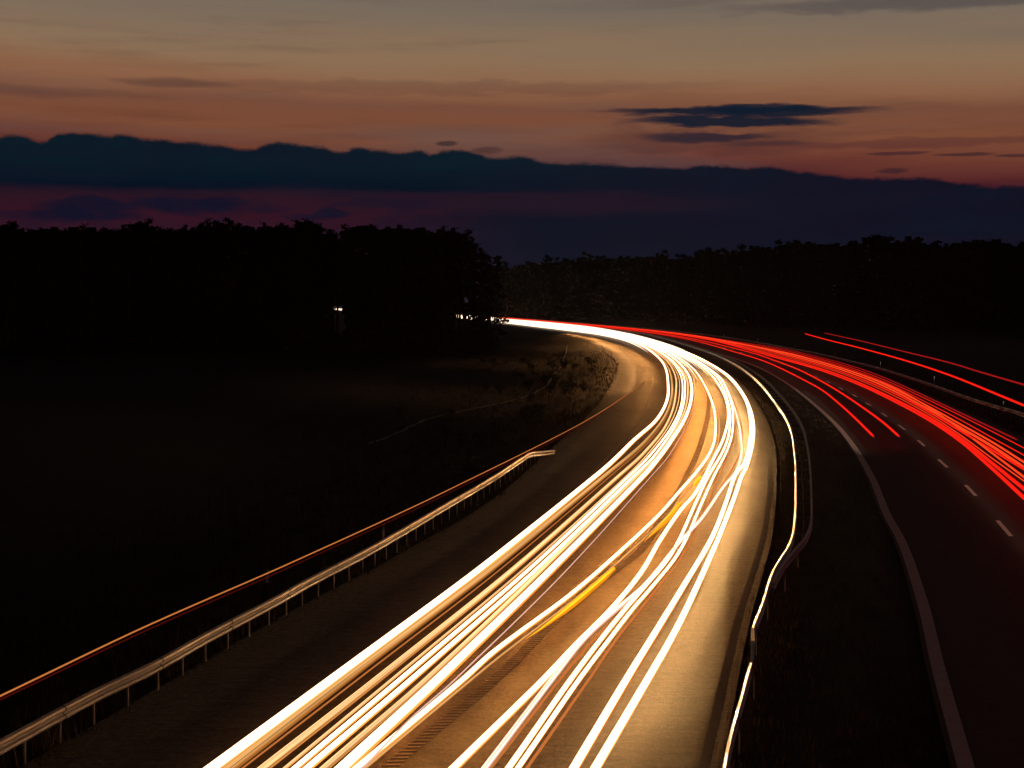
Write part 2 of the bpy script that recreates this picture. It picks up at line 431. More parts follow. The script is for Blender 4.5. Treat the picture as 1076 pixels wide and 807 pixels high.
# ------------------------------------------------------------------ light trails
def lampmat(name, core, side, lo=.25, hi=.85, mn=.3):
    """a lamp streak: hot white along its ridge, warmer and dimmer on its flanks (by the surface's own direction)"""
    m = bpy.data.materials.new(name); m.use_nodes = True
    t = m.node_tree; b_ = t.nodes['Principled BSDF']
    b_.inputs['Base Color'].default_value = (0, 0, 0, 1); b_.inputs['Specular IOR Level'].default_value = 0
    tc_ = t.nodes.new('ShaderNodeTexCoord'); sp_ = t.nodes.new('ShaderNodeSeparateXYZ')
    t.links.new(tc_.outputs['Normal'], sp_.inputs[0])
    mr = t.nodes.new('ShaderNodeMapRange'); mr.interpolation_type = 'SMOOTHSTEP'
    mr.inputs['From Min'].default_value = lo; mr.inputs['From Max'].default_value = hi
    t.links.new(sp_.outputs[2], mr.inputs[0])
    mx = t.nodes.new('ShaderNodeMix'); mx.data_type = 'RGBA'
    mx.inputs[6].default_value = (*side, 1); mx.inputs[7].default_value = (*core, 1)
    t.links.new(mr.outputs[0], mx.inputs[0])
    # fine strands: every passing lamp has its own brightness across the streak
    oi = t.nodes.new('ShaderNodeObjectInfo'); cb = t.nodes.new('ShaderNodeCombineXYZ')
    a1 = t.nodes.new('ShaderNodeMath'); a1.operation = 'MULTIPLY_ADD'; a1.inputs[1].default_value = 3.0
    rr = t.nodes.new('ShaderNodeMath'); rr.operation = 'MULTIPLY'; rr.inputs[1].default_value = 50
    t.links.new(oi.outputs['Random'], rr.inputs[0]); t.links.new(sp_.outputs[2], a1.inputs[0]); t.links.new(rr.outputs[0], a1.inputs[2])
    a2 = t.nodes.new('ShaderNodeMath'); a2.operation = 'MULTIPLY'; a2.inputs[1].default_value = 3.0; t.links.new(sp_.outputs[0], a2.inputs[0])
    s2 = t.nodes.new('ShaderNodeSeparateXYZ'); t.links.new(tc_.outputs['Object'], s2.inputs[0])
    a3 = t.nodes.new('ShaderNodeMath'); a3.operation = 'MULTIPLY'; a3.inputs[1].default_value = .035; t.links.new(s2.outputs[1], a3.inputs[0])
    t.links.new(a1.outputs[0], cb.inputs[0]); t.links.new(a2.outputs[0], cb.inputs[1]); t.links.new(a3.outputs[0], cb.inputs[2])
    nz_ = t.nodes.new('ShaderNodeTexNoise'); nz_.inputs['Scale'].default_value = 1.6; nz_.inputs['Detail'].default_value = 4; t.links.new(cb.outputs[0], nz_.inputs['Vector'])
    m2 = t.nodes.new('ShaderNodeMapRange'); m2.inputs['From Min'].default_value = .35; m2.inputs['From Max'].default_value = .65
    m2.inputs['To Min'].default_value = mn; m2.inputs['To Max'].default_value = 1.35; t.links.new(nz_.outputs[0], m2.inputs[0])
    vm = t.nodes.new('ShaderNodeVectorMath'); vm.operation = 'SCALE'; t.links.new(mx.outputs[2], vm.inputs[0]); t.links.new(m2.outputs[0], vm.inputs['Scale'])
    t.links.new(vm.outputs[0], b_.inputs['Emission Color'])
    b_.inputs['Emission Strength'].default_value = 1
    return m
m_white = lampmat('headlight_white', (6.0, 3.3, 1.9), (1.7, .48, .08), -.05, .6, .5)
m_fused_bloom = emis('headlight_fused_bloom', (1.0, .80, .58), 1.8)
m_cool = lampmat('headlight_cool', (2.6, 1.5, 1.15), (1.0, .55, .40), -.1, .7)
m_warm = lampmat('headlight_warm', (1.8, 1.0, .42), (.75, .27, .06), -.1, .95)
m_amber = emis('marker_amber', (1.0, .30, .07), .55)
m_orange = lampmat('fog_orange', (1.0, .50, .16), (.42, .14, .025), -.1, .95)
m_blink = lampmat('indicator_yellow', (1.9, .78, .03), (1.0, .30, .005), 0, .9)
m_pink = emis('led_pink', (1.0, .60, .50), .8)
m_red = emis('tail_red', (1.0, .014, .006), 1.05)
m_redb = emis('tail_red_orange', (1.0, .055, .012), 1.15)
m_redfaint = emis('tail_red_faint', (.4, .02, .005), .22)
m_reddim = emis('tail_red_dim', (.55, .012, .012), .6)
trail_no = []
def trail(pts, z, r, m, label, group, a=9.0, b=1700.0, frac=None, tail=None, name='light_trail'):
    knots = px(pts, z)
    if frac is not None:
        far = [(d, XA(d)+frac*(XR(d)-XA(d))) for d in (150, 165, 190, 217, 255, 310, 370, 440, 520, 600, 690, 776, 900, 1100, 1550, 1900)]
        knots = [k for k in knots if k[0] < 138] + far
    if tail is not None:
        far = [(d, dashL(d)+tail) for d in (300, 350, 410, 480, 560, 650, 776, 900)]
        knots = [k for k in knots if k[0] < 265] + far
    ln_ = even(Line(knots), .06, 75)
    D = ds(a, b, .018, .7)
    path = [(ln_(d), d, z) for d in D]
    if m in (m_white, m_warm, m_cool, m_orange): r *= .86
    rad = [r]*len(path)
    rad[0] = rad[-1] = r*.25
    mb = MB(); mb.tube(path, rad, 8)
    o = mb.build(name, m, smooth=True)
    return tag(o, label, 'light trail', group)
BEAM = 1.0
GH = 'headlight trails on the oncoming carriageway'
GT = 'tail light trails on the departing carriageway'
tr = [
 ([(230,807),(346,720),(505,600),(628,500),(648,482),(667,463),(691,441),(702,418.6),(702,400)], .70, .135, m_white, 0.0, 'broad white headlight trail along the very left rim of the bright bundle'),
 ([(247,807),(359,720),(516,600),(637,500),(676,467),(698,440),(706,418),(706.5,400)], .62, .11, m_orange, .06, 'broad orange streak just inside the leftmost white headlight trail'),
 ([(260,807),(372,720),(526,600),(643,500),(680,467),(700,440),(708,418),(708,400)], .50, .018, m_amber, .08, 'hair thin orange line beside the dark gap near the left rim'),
 ([(283,807),(393,720),(540,600),(652,500),(676,478),(700,448),(709,424),(711,404)], .65, .095, m_warm, .13, 'yellow orange headlight trail right of the dark gap'),
 ([(305,807),(409,720),(551,600),(659,501),(682,477),(704,447),(713,424),(715,403)], .60, .04, m_warm, .18, 'thin yellow trail running left of the twin white trails'),
 ([(316,807),(418,720),(557,600),(663,500),(683,480),(707,448),(716.6,424),(718.5,402)], .66, .065, m_white, .22, 'left one of the twin narrow white trails in the left bundle'),
 ([(329,807),(430,720),(565,600),(668,500),(688,480),(710,448),(719,424),(721,402)], .66, .075, m_white, .26, 'right one of the twin narrow white trails in the left bundle'),
 ([(347,807),(446,720),(571,600),(671.5,500),(692,480),(713,448),(722,424),(723.5,402)], .60, .08, m_warm, .30, 'orange yellow trail hugging the left side of the widest white trail'),
 ([(366,807),(459,720),(581,600),(678,500),(690,486),(704,467),(720,441),(727,418.6),(726,400)], .70, .13, m_white, .35, 'widest white trail, right rim of the left bundle'),
 ([(386,807),(431,760),(476,720),(597,600),(686,500),(703,480),(722,447),(730,424),(731,402)], .75, .016, m_pink, .41, 'hair thin pinkish line between the left bundle and the yellow blinking trail'),
 ([(382,807),(485,720),(519,689),(600,628),(649,585),(694,542),(713,520),(731.5,498.5),(746,478),(752,461),(752,437),(748,420),(739,404)], .68, .075, m_white, .52, 'white trail of the car changing lane, edged by yellow blinks'),
 ([(484,807),(571,720),(606,682),(642,645),(675,604),(694,571),(716,538),(731.5,520),(750,484),(761,461),(766,437),(763,419),(754,404)], .68, .085, m_white, .73, 'white trail reaching the bottom of the picture left of the pinkish one'),
 ([(515,807),(580,720),(616,674),(653,640),(679,617),(716,571),(738,547),(761,513),(774,497),(780,478),(779.5,461),(776,441),(769,420),(761,406)], .68, .07, m_cool, .84, 'pinkish white trail that crosses over to the right pair higher up'),
 ([(540,807),(600,720),(634,674),(657,645),(679,619),(703,590),(716,567),(729.5,536),(745,502),(761,474),(767,454),(767,428),(759,406)], .66, .068, m_white, .79, 'left strand of the closely paired white trails in the centre'),
 ([(550,807),(609,720),(643,674),(665,645),(687,619),(710,590),(723,567),(736,536),(751,502),(765,474),(770.5,454),(770,428),(762,406)], .66, .058, m_white, .83, 'right strand of the closely paired white trails in the centre'),
 ([(609,807),(660,719),(690,669),(718,622),(749.6,567),(765,527),(774,500),(783.6,487),(789,461),(789,441),(783.6,420),(771,404)], .68, .095, m_white, .97, 'white trail second from the right on the oncoming road'),
 ([(632,807),(682.7,719),(708.7,672.5),(727,635),(756,569),(772,527),(781,500),(785,493),(792,465),(792,441),(785,420),(772,404)], .70, .10, m_white, 1.0, 'rightmost white trail, closest to the median guardrail'),
 ([(615,806),(665,720),(697,665),(727,610),(757,560),(770,527),(779,500),(787,478),(790,458),(790,440),(784,420),(771,404)], .45, .014, m_amber, .98, 'hair thin brown line between the two rightmost white trails'),
 ([(560,806),(619,720),(650,674),(673,645),(700,610),(722,580),(742,536),(757,500),(768,474),(773,454),(772,428),(764,406)], .45, .03, m_amber, .86, 'faint orange streak on the right of the central white pair'),
 ([(522,806),(588,720),(621,680),(657,645),(690,607),(720,572),(744,536),(765,503),(778,478),(781,455),(776,432),(766,408)], .50, .03, m_amber, .87, 'faint orange streak on the right of the pinkish white trail'),
 ([(391,807),(494,720),(528,692),(607,631),(655,589),(700,546),(719,522),(737,500),(750,480),(756,461),(756,437),(751,420),(742,404)], .55, .035, m_orange, .54, 'soft orange streak under the lane changing white trail'),
]
for p_, z_, r_, m_, fr, lab in tr: trail(p_, z_, r_, m_, lab, GH, frac=fr)
# extra wide strands added to thicken the far bundle, standing in for its bloom
for i_, (fr, z_, r_, s0) in enumerate(((.45, .72, .10, 150), (.62, .70, .09, 175), (.68, .66, .09, 160), (.90, .72, .10, 165), (.57, .74, .09, 190), (.02, .8, .16, 215), (-.10, .62, .13, 235),
        (.2, 1.0, .20, 225), (.4, .9, .20, 235), (.6, .95, .20, 245), (.8, .9, .20, 220), (.97, .95, .2, 235), (.3, 1.35, .17, 290), (.7, 1.4, .17, 300))):
    mb = MB(); D = ds(s0, 1700 if i_ < 12 else 900, .016, .7)
    P_ = [(XA(d)+fr*(XR(d)-XA(d)), d, z_) for d in D]
    r_ *= 1.85; mb.tube(P_, [r_*(.04+.96*min(1, (d-s0)/110)) for d in D], 8)
    tag(mb.build('light_trail', m_fused_bloom, smooth=True), 'added white strand thickening the dazzling far bundle beyond the bend, one of several fused together', 'light trail', 'added fused strands beyond the bend')
# yellow indicator blinks
kb = Line(px([(391,807),(494,722),(528,692),(571,662),(608,633),(655,591),(700,549),(719,525),(736,503)], .8))
for (x0, y0), (x1, y1), lab in (((736,502),(727,513), 'shortest yellow indicator blink, farthest along the lane changing trail'),
                                ((714,530),(672,571), 'middle yellow indicator blink beside the lane changing trail'),
                                ((643,600),(548,676), 'longest yellow indicator blink, nearest the camera')):
    d0 = gd(x0, y0, .8)[0]; d1 = gd(x1, y1, .8)[0]; n = 16
    P_ = [(kb(d1+(d0-d1)*i/n)+.02, d1+(d0-d1)*i/n, .80) for i in range(n+1)]
    R_ = [.09*min(1, (i+.15)/7)*(1 if i < n-1 else .7) for i in range(n+1)]
    mb = MB(); mb.tube(P_, R_, 10)
    tag(mb.build('indicator_blink', m_blink, smooth=True), lab, 'light trail', 'yellow indicator blinks')
# marker light of a lorry high above the outer lane
def high(pts, z, r, m, lab, grp, a=None):
    ln_ = Line(px(pts, z)); lo = 6 if a is None else a; hi = ln_.p[-1][0]
    D = ds(lo, hi, .02, .6); P_ = [(ln_(d), d, z) for d in D]
    mb = MB(); mb.tube(P_, [r]*(len(P_)-1)+[r*.4], 8); return tag(mb.build('light_trail', m, smooth=True), lab, 'light trail', grp)
high([(0,733),(150,661),(300,595),(464,519),(620,440),(677,402)], 3.8, .013, m_amber, 'thin orange marker line of a tall lorry floating above the left guardrail', 'lorry marker lines')
high([(0,737),(150,665.5),(300,599),(464,522.5),(620,442.5),(668,410)], 3.72, .008, m_redfaint, 'dim dark red line directly under the orange lorry marker line', 'lorry marker lines')
high([(1076,425.5),(998,394),(949,378),(900,364.6),(870.7,357.4),(845.5,350.5)], 4.0, .06, m_red, 'lower one of two high red lines above the far guardrail', 'high red lines')
high([(1076,404),(1031,391),(998,381),(949,369),(910,359.5),(891.6,355.3),(866,349.8)], 4.0, .055, m_reddim, 'upper one of two high red lines above the far guardrail', 'high red lines')
# tail lights
tl = [
 ([(920.5,460),(897,437),(880,422),(863.6,409),(848.5,401),(822,387.5),(801,378.5),(780,372)], .07, m_red, -2.9, 86, 'left red trail of the pair that stops short in the near lane'),
 ([(947.5,460),(930.5,445),(913.8,432.6),(897,421),(880,410),(858,397.5),(836,386.7),(815,379),(794,371.5),(780,368)], .07, m_red, -1.3, 86, 'right red trail of the pair that stops short in the near lane'),
 ([(1076,521),(1044,492),(1009,462.5),(974.7,440),(940,421.5),(910,407),(880,395),(850,385),(820,377),(790,368.5)], .08, m_red, 1.0, 9, 'lowest broad red trail of the departing bundle'),
 ([(1076,512),(1044,486.5),(1009,459),(974.7,437),(940,419),(910,405),(880,393),(850,383.5),(820,375.5),(790,367)], .08, m_red, 1.5, 9, 'second broad red trail from the bottom of the departing bundle'),
 ([(1076,504),(1044,481.5),(1009,456),(974.7,434),(940,415.6),(910,402),(880,390.6),(850,381.5),(820,374),(790,366)], .028, m_redb, 1.9, 9, 'thin light orange trail over the two broad red ones'),
 ([(1009,452),(974.7,431.5),(940,413),(910,400),(880,389),(850,380),(820,372.5),(790,364.8)], .06, m_red, 2.3, 68.0, 'short red trail ending where the dark gap opens in the bundle'),
 ([(1076,490),(1044,469),(1009,448.5),(974.7,429),(940,410.6),(910,397.5),(880,387),(850,378.5),(820,371),(790,363.5)], .075, m_redb, 2.7, 9, 'broad orange red trail in the middle of the departing bundle'),
 ([(1076,484.5),(1044,464.5),(1009,445),(974.7,426),(940,408.4),(910,395.5),(880,385.4),(850,377),(820,369.8),(790,362.5)], .055, m_redb, 3.1, 9, 'narrower orange trail just above the broad middle one'),
 ([(1076,477.5),(1044,460),(1009,440.5),(974.7,423),(940,405.8),(910,393.5),(880,383.5),(850,375.6),(820,368.6),(790,361.5)], .03, m_red, 3.6, 9, 'thin red trail, second from the top of the bundle'),
 ([(1076,470),(1044,453.5),(1009,436),(974.7,419.5),(940,403.5),(910,391.5),(880,381.8),(850,374.2),(820,367.2),(790,360.2)], .026, m_red, 4.0, 9, 'thin red trail, topmost of the bundle at the right frame edge'),
 ([(1016,436.5),(974.7,417),(940,401),(910,389.2),(880,380),(850,372.6),(820,365.6),(790,359)], .05, m_reddim, 4.5, 84.0, 'dim red trail that ends above the bundle'),
 ([(1044,476),(1009,450),(974.7,426.5),(940,407),(910,395),(880,385),(850,376.5),(820,369),(790,361.5)], .05, m_redb, 3.3, 64, 'orange red strand in the heart of the departing bundle'),
]
for p_, r_, m_, off_, a_, lab in tl: trail(p_, .8, r_, m_, lab, GT, a=a_, b=850, tail=off_)

# ------------------------------------------------------------------ added spot rows standing in for headlight beams of the passing cars
def beam_lamp(name, loc, aim, power, col, ang):
    l = bpy.data.lights.new(name, 'SPOT'); l.energy = power; l.color = col; l.spot_size = ang; l.spot_blend = .8; l.shadow_soft_size = 0
    o = bpy.data.objects.new(name, l); C.objects.link(o); o.location = loc
    o.rotation_euler = (Vector(aim)-Vector(loc)).to_track_quat('-Z', 'Y').to_euler()
    return o
def beams(fn, d0, d1, step, ahead, aimoff, zaim, power, col, ang, z=.75, away=False, kk=.0):
    d = d0
    while d < d1:
        q = d+ahead if away else d-ahead
        beam_lamp('headlight_fill_spot', (fn(d), d, z), (fn(q)+aimoff, q, zaim), power*step/3, col, ang)
        d += step; step *= 1+kk
beams(lambda q: inner_line(q)-1.55, 9, 260, .9, 13, .0, .05, 520*BEAM, (1, .54, .18), .60, z=.74, kk=.022)
beams(lambda q: inner_line(q)-2.3, 9, 200, 1.6, 13, .3, .05, 330*BEAM, (1, .52, .17), .62, z=.98, kk=.03)
beams(lambda q: divider(q)+.35, 9, 260, 1.5, 13, .5, .1, 560*BEAM, (1, .40, .09), .60, z=.92, kk=.03)
beams(lambda q: divider(q)-.9, 9, 260, 1.5, 13, .35, .1, 740*BEAM, (1, .30, .05), .56, z=.92, kk=.03)
beams(lambda q: edge_line(q)-.75, 14, 110, 2.4, 12, -2.6, .66, 420*BEAM, (1, .50, .20), .22, z=.62, kk=.01)  # added row that brightens the face of the left guardrail
for k_, p_ in ((110, .15), (135, .4), (170, .8), (210, 1.0), (265, 1.1), (330, 1.2)):
    beams(lambda q: edge_line(q)-.2, k_, k_*1.24, 2.5, 13, -1.3, .0, 560*p_*BEAM, (1, .40, .10), .56, z=1.9)  # added high spots that gild the shoulder around the bend
beams(lambda q: edge_line(q)-1.2, 150, 330, 4.0, 22, -6.5, .1, 1400*BEAM, (1, .44, .13), .50, z=1.1)  # extra spots put in to light the verge grass inside the bend
beams(lambda q: inner_line(q)-.3, 20, 260, 3.0, 9, 1.5,   .72, 330*BEAM, (1, .76, .52), .14, z=.70, kk=.03)  # added narrow spots turned onto the median guardrail
beams(lambda q: dashL(q)+.2, 34, 300, 2.0, 9, .0, .0, 900*BEAM, (1, .80, .58), .16, away=True, kk=.03)
beams(lambda q: dashL(q)-2.6, 76, 200, 2.5, 10, -1.0, .0, 260*BEAM, (1, .70, .42), .18, away=True, kk=.03)
beams(lambda q: dashL(q)-3.3, 78, 138, 2.0, 9, -1.2, .0, 1500*BEAM, (1, .78, .55), .16, away=True, kk=.02)
beams(lambda q: dashL(q)+4.2, 84, 330, 3.0, 15, 7.3, 1.04, 1100*BEAM, (1, .84, .70), .09, z=1.02, away=True, kk=.03)  # added row aimed at the reflector posts, in place of retroreflection

# ------------------------------------------------------------------ guardrails
WB = [(-.155, .000), (-.150, .012), (-.125, .060), (-.085, .080), (-.050, .070), (-.020, .012), (.0, .0), (.020, .012), (.050, .070), (.085, .080), (.125, .060), (.150, .012), (.155, .0)]
def wbeam(fn, a, b, ztop, side, k=.02, mn=1.0, offx=0.0, thick=.006):
    """W profile swept along the line; side = +1 bulges towards +X. ztop(d) gives the top edge"""
    mb = MB(); D = ds(a, b, k, mn); n = len(WB)
    for d in D:
        s = slope(fn, d); nx, ny = 1/math.hypot(1, s), -s/math.hypot(1, s)
        zt = ztop(d)
        for th in (0, -thick):
            for z, o in WB:
                q = (o+th)*side
                mb.v.append((fn(d)+offx*nx+nx*q, d+offx*ny+ny*q, zt-.155+z))
    for i in range(len(D)-1):
        o0 = i*2*n; o1 = (i+1)*2*n
        for j in range(n-1):
            mb.f.append((o0+j, o0+j+1, o1+j+1, o1+j))
            mb.f.append((o0+n+j, o1+n+j, o1+n+j+1, o0+n+j+1))
        mb.f.append((o0, o1, o1+n, o0+n)); mb.f.append((o0+n-1, o0+2*n-1, o1+2*n-1, o1+n-1))
    for o0 in (0, (len(D)-1)*2*n):
        for j in range(n-1): mb.f.append((o0+j, o0+n+j, o0+n+j+1, o0+j+1))
    return mb
# left guardrail
rail_left = Line(px([(0,778.6),(91.7,729.7),(156,699),(214,667),(287.5,628.8),(320,610.5),(389,575),(463.6,532),(517,501),(555.8,475.7)], .75) + [(81, 1.62), (84.5, 2.6)])
zl = lambda d: .75 if d < 77.7 else .75-.55*min(1, (d-77.7)/6.5)
g = tag(empty('guardrail', (rail_left(45), 45, 0)), 'galvanised steel guardrail with a drooping far end beside the left hard shoulder', 'guardrail')
def child(mb, name, m, par, smooth=False):
    L0 = par.location
    mb.v = [(v_[0]-L0.x, v_[1]-L0.y, v_[2]-L0.z) for v_ in mb.v]
    return mb.build(name, m, par, smooth)
child(wbeam(rail_left, 8, 84.2, zl, +1, .012, .4), 'beam', m_zinc, g)
def post(fn, d, ztop, offx, par, name='post', m=m_zincd):
    s = slope(fn, d); mb = MB(); rz = -math.atan(s)
    mb.box((fn(d)+offx, d, (ztop-.35)/2), (.006, .016, (ztop+.35)/2), rz=rz)
    mb.box((fn(d)+offx-.016, d-.018, (ztop-.35)/2), (.014, .004, (ztop+.35)/2), rz=rz)
    return mb
d = 9.0; k = 0
while d < 83.5:
    zt = zl(d)-.03
    child(post(rail_left, d, zt, -.035, g), 'post', m_zincd, g)
    if k % 3 == 0:
        child(wbeam(off(rail_left, .007), d, d+.035, zl, +1, .012, .035), 'splice_seam', m_dark, g)
    d += 1.31; k += 1
# median guardrail, double sided beyond the transition, single before it
g = tag(empty('guardrail', (rail_mid(60), 60, 0)), 'double sided steel guardrail on the median with a kink and a transition plate', 'guardrail')
zt = lambda d: .75
child(wbeam(rail_mid, 35.6, 620, zt, -1, .012, .5), 'beam', m_zinc, g)
rear = Line([(42, rail_mid(42)+.10), (44.5, rail_mid(44.5)+.16), (47.5, rail_mid(47.5)+.26), (49.5, rail_mid(49.5)+.42), (53, rail_mid(53)+.55)] + [(d, rail_mid(d)+.55+.35*min(1, (d-53)/60)) for d in (60, 70, 80, 95, 110, 130, 150, 175, 200, 240, 285, 340, 400, 500, 620)])
child(wbeam(rear, 41.5, 620, lambda d: .76, +1, .012, .5), 'rear_beam', m_zinc, g)
near = Line([(5, rail_mid(26)-4.2), (12, rail_mid(26)-2.85), (20, rail_mid(26)-1.22), (26, rail_mid(26)), (29, rail_mid(29)), (32.4, rail_mid(32.4))])
child(wbeam(near, 6, 32.2, zt, -1, .012, .4), 'near_beam', m_zinc, g)
tp = MB()   # tapered transition plate
xs_, xe_ = near(32.2), rail_mid(35.4)
tp.v = [(xs_-.03, 32.2, .44), (xs_+.03, 32.2, .44), (xs_+.03, 32.2, .76), (xs_-.03, 32.2, .76),
        (xe_-.02, 34.2, .40), (xe_+.06, 34.0, .44), (xe_+.06, 34.0, .76), (xe_-.02, 34.2, .77),
        (xe_-.03, 35.6, .44), (xe_+.03, 35.6, .44), (xe_+.03, 35.6, .76), (xe_-.03, 35.6, .76)]
for a_ in (0, 4):
    for q in range(4): tp.f.append((a_+q, a_+(q+1) % 4, a_+4+(q+1) % 4, a_+4+q))
xm_ = xs_+(xe_-xs_)*.55
for i_, q in enumerate(((-.03, .42), (.07, .42), (.07, .78), (-.03, .78))): tp.v[4+i_] = (xm_+q[0], 34.1, q[1])
tp.f += [(0, 3, 2, 1), (8, 9, 10, 11)]
child(tp, 'transition_plate', m_zinc, g)
d = 8.0; n = 0; rest = MB()
while d < 500:
    fn = near if d < 32 else rail_mid
    mb = post(fn, d, .70, .05 if d < 44 else .3, g)
    if d > 50:
        s = slope(rail_mid, d); w_ = (rear(d)-rail_mid(d))/2
        mb.box((rail_mid(d)+w_, d, .46), (w_*.9, .012, .03), rz=-math.atan(s))
    if n < 99: child(mb, 'post', m_zincd, g)
    else:
        o0 = len(rest.v); rest.v += mb.v; rest.f += [tuple(i+o0 for i in q) for q in mb.f]
    d += 4.0; n += 1
if rest.v: tag(child(rest, 'far_posts', m_zincd, g), kind='stuff')
# far right guardrail
g = tag(empty('guardrail', (rail_right(140), 140, 0)), 'long low guardrail with many close posts behind the red trails', 'guardrail')
child(wbeam(rail_right, 40, 700, zt, -1, .012, .8), 'beam', m_zinc, g)
d = 92.0; n = 0; rest = MB()
while d < 460:
    mb = post(rail_right, d, .72, -.10, g)
    if n < 99: child(mb, 'post', m_zincd, g)
    else:
        o0 = len(rest.v); rest.v += mb.v; rest.f += [tuple(i+o0 for i in q) for q in mb.f]
    d += 1.4 if n < 99 else 2.8; n += 1
tag(child(rest, 'far_posts', m_zincd, g), kind='stuff')

# ------------------------------------------------------------------ delineator posts
def delineator(x, y, label, group, facing=1):
    t = tag(empty('delineator_post', (x, y, -.05), 0), label, 'road marker', group)
    v = []; prof = [(-.06, 0), (.06, 0), (.045, .08), (-.045, .08)]
    for z, s in ((0, 1), (.70, .95), (.95, .85), (1.03, .55)):
        for a, b in prof: v.append((a*s, b*s-.04, z))
    f = []
    for i in range(3):
        for q in range(4): f.append((4*i+q, 4*i+(q+1) % 4, 4*i+4+(q+1) % 4, 4*i+4+q))
    f += [(3, 2, 1, 0), (12, 13, 14, 15)]
    meshobj('post_body', v, f, m_plastic, t)
    mb = MB(); mb.box((0, -.0, .84), (.058, .050, .10)); mb.build('black_band', m_black, t)
    mb = MB(); mb.box((0, -.055, .84), (.030, .006, .075)); mb.build('reflector', m_refl, t)
    return t
rl = [(1055.5,423),(982.3,396.8),(925.4,381),(878,370),(835.8,362.3),(796.5,355.6),(760.3,350.6),(725.5,346.7),(703.4,343.4),(691.7,342.6)]
ordn = ['nearest', 'second', 'third', 'fourth', 'fifth', 'sixth', 'seventh', 'eighth', 'ninth', 'farthest']
for i, (x, y) in enumerate(rl):
    d_, X_ = gd(x, y, .85)
    if i > 6: X_ = dashL(d_)+11.5
    delineator(X_, d_, ('white reflector post behind the far guardrail, %s from the right frame edge' % ordn[i]) if i not in (0, 9) else 'white reflector post behind the far guardrail, %s of its row' % ordn[i], 'reflector posts behind the far guardrail')
for (x, y), lab in (((279,613), 'reflector post standing behind the left guardrail, nearest the camera'), ((402,566), 'reflector post behind the left guardrail near its middle'),
                    ((643,378), 'reflector post at the inner edge of the bend, first of three'), ((632.5,368.5), 'reflector post at the inner edge of the bend, second of three'),
                    ((617.7,362), 'reflector post at the inner edge of the bend, third of three'), ((598,356), 'tiny reflector post at the verge where the concrete channel ends')):
    d_, X_ = gd(x, y); t = delineator(min(X_, left_edge(d_)-.7) if d_ > 100 else X_, d_, lab, 'reflector posts along the left verge')
    if d_ < 100: t.scale = (.8, .8, .42)

# ------------------------------------------------------------------ vegetation: grass (stuff)
def blades(name, spots, m, hmin, hmax, wd, per):
    v = []; f = []
    for x, y in spots:
        z = gz(x, y)-.03; sc = random.uniform(.6, 1.3)
        for _ in range(per):
            a = random.uniform(0, 2*PI); r = random.random()**.5*.28*sc; bx, by = x+r*math.cos(a), y+r*math.sin(a)
            h = random.uniform(hmin, hmax)*sc; l = random.uniform(.05, .45)*h; b = random.uniform(0, 2*PI); w = wd*random.uniform(.6, 1.4)
            c_, s_ = math.cos(b), math.sin(b); n = len(v)
            v += [(bx-s_*w, by+c_*w, z), (bx+s_*w, by-c_*w, z), (bx+c_*l*.4-s_*w*.6, by+s_*l*.4+c_*w*.6, z+h*.6), (bx+c_*l*.4+s_*w*.6, by+s_*l*.4-c_*w*.6, z+h*.6), (bx+c_*l, by+s_*l, z+h)]
            f += [(n, n+1, n+3, n+2), (n+2, n+3, n+4)]
    return tag(meshobj(name, v, f, m), kind='stuff')
def dens(): return random.random()
sp = []; sp2 = []
for _ in range(5200):
    y = 14*(260/14)**random.random(); x = left_edge(y)-.6-abs(random.gauss(0, 1))*(3+y*.05)
    (sp if random.random() < .6 else sp2).append((x, y))
tag(blades('verge_grass', sp, m_grass, .12, .42, .010, 9), 'short dark grass on the left verge', 'grass')
tag(blades('verge_dry_grass', sp2, m_grass_dry, .25, .75, .012, 7), 'dry tall grass stalks on the left verge', 'grass')
sp = []
for _ in range(2600):
    y = 12*(300/12)**random.random(); a_ = inner_line(y)+.42; b_ = left_line_r(y)-.5
    if y < 26: b_ = min(b_, a_+5)
    t_ = random.random()**1.6; sp.append((a_+(b_-a_)*t_, y))
tag(blades('median_grass', sp, m_grass_dry, .08, .30, .010, 8), 'low dry grass on the median', 'grass')
sp = []
for _ in range(900):
    y = 60*(300/60)**random.random(); sp.append((dashL(y)+7.6+abs(random.gauss(0, 1))*4, y))
tag(blades('far_verge_grass', sp, m_grass, .15, .5, .014, 8), 'dark grass on the far verge', 'grass')

# low shrubs along the bend, each its own thing
def leafcloud(n, rad, hgt, sz, seed):
    rnd = random.Random(seed); v = []; f = []
    cl = [(rnd.gauss(0, rad*.42), rnd.gauss(0, rad*.42), hgt*rnd.uniform(.2, .9)) for _ in range(9)]
    for _ in range(n):
        c_ = rnd.choice(cl); p = Vector((c_[0]+rnd.gauss(0, rad*.22), c_[1]+rnd.gauss(0, rad*.22), max(.02, c_[2]+rnd.gauss(0, hgt*.14))))
        R_ = Matrix.Rotation(rnd.uniform(0, 6.28), 3, 'Z') @ Matrix.Rotation(rnd.uniform(0, 3.14), 3, 'X'); s_ = sz*rnd.uniform(.5, 1.4); k = len(v)
        for a, b in ((-1, -.5), (1, -.5), (.7, .6), (-.7, .6)): v.append(tuple(p+R_ @ Vector((a*s_, b*s_, 0))))
        f.append((k, k+1, k+2, k+3))
    return v, f
shrub_me = []
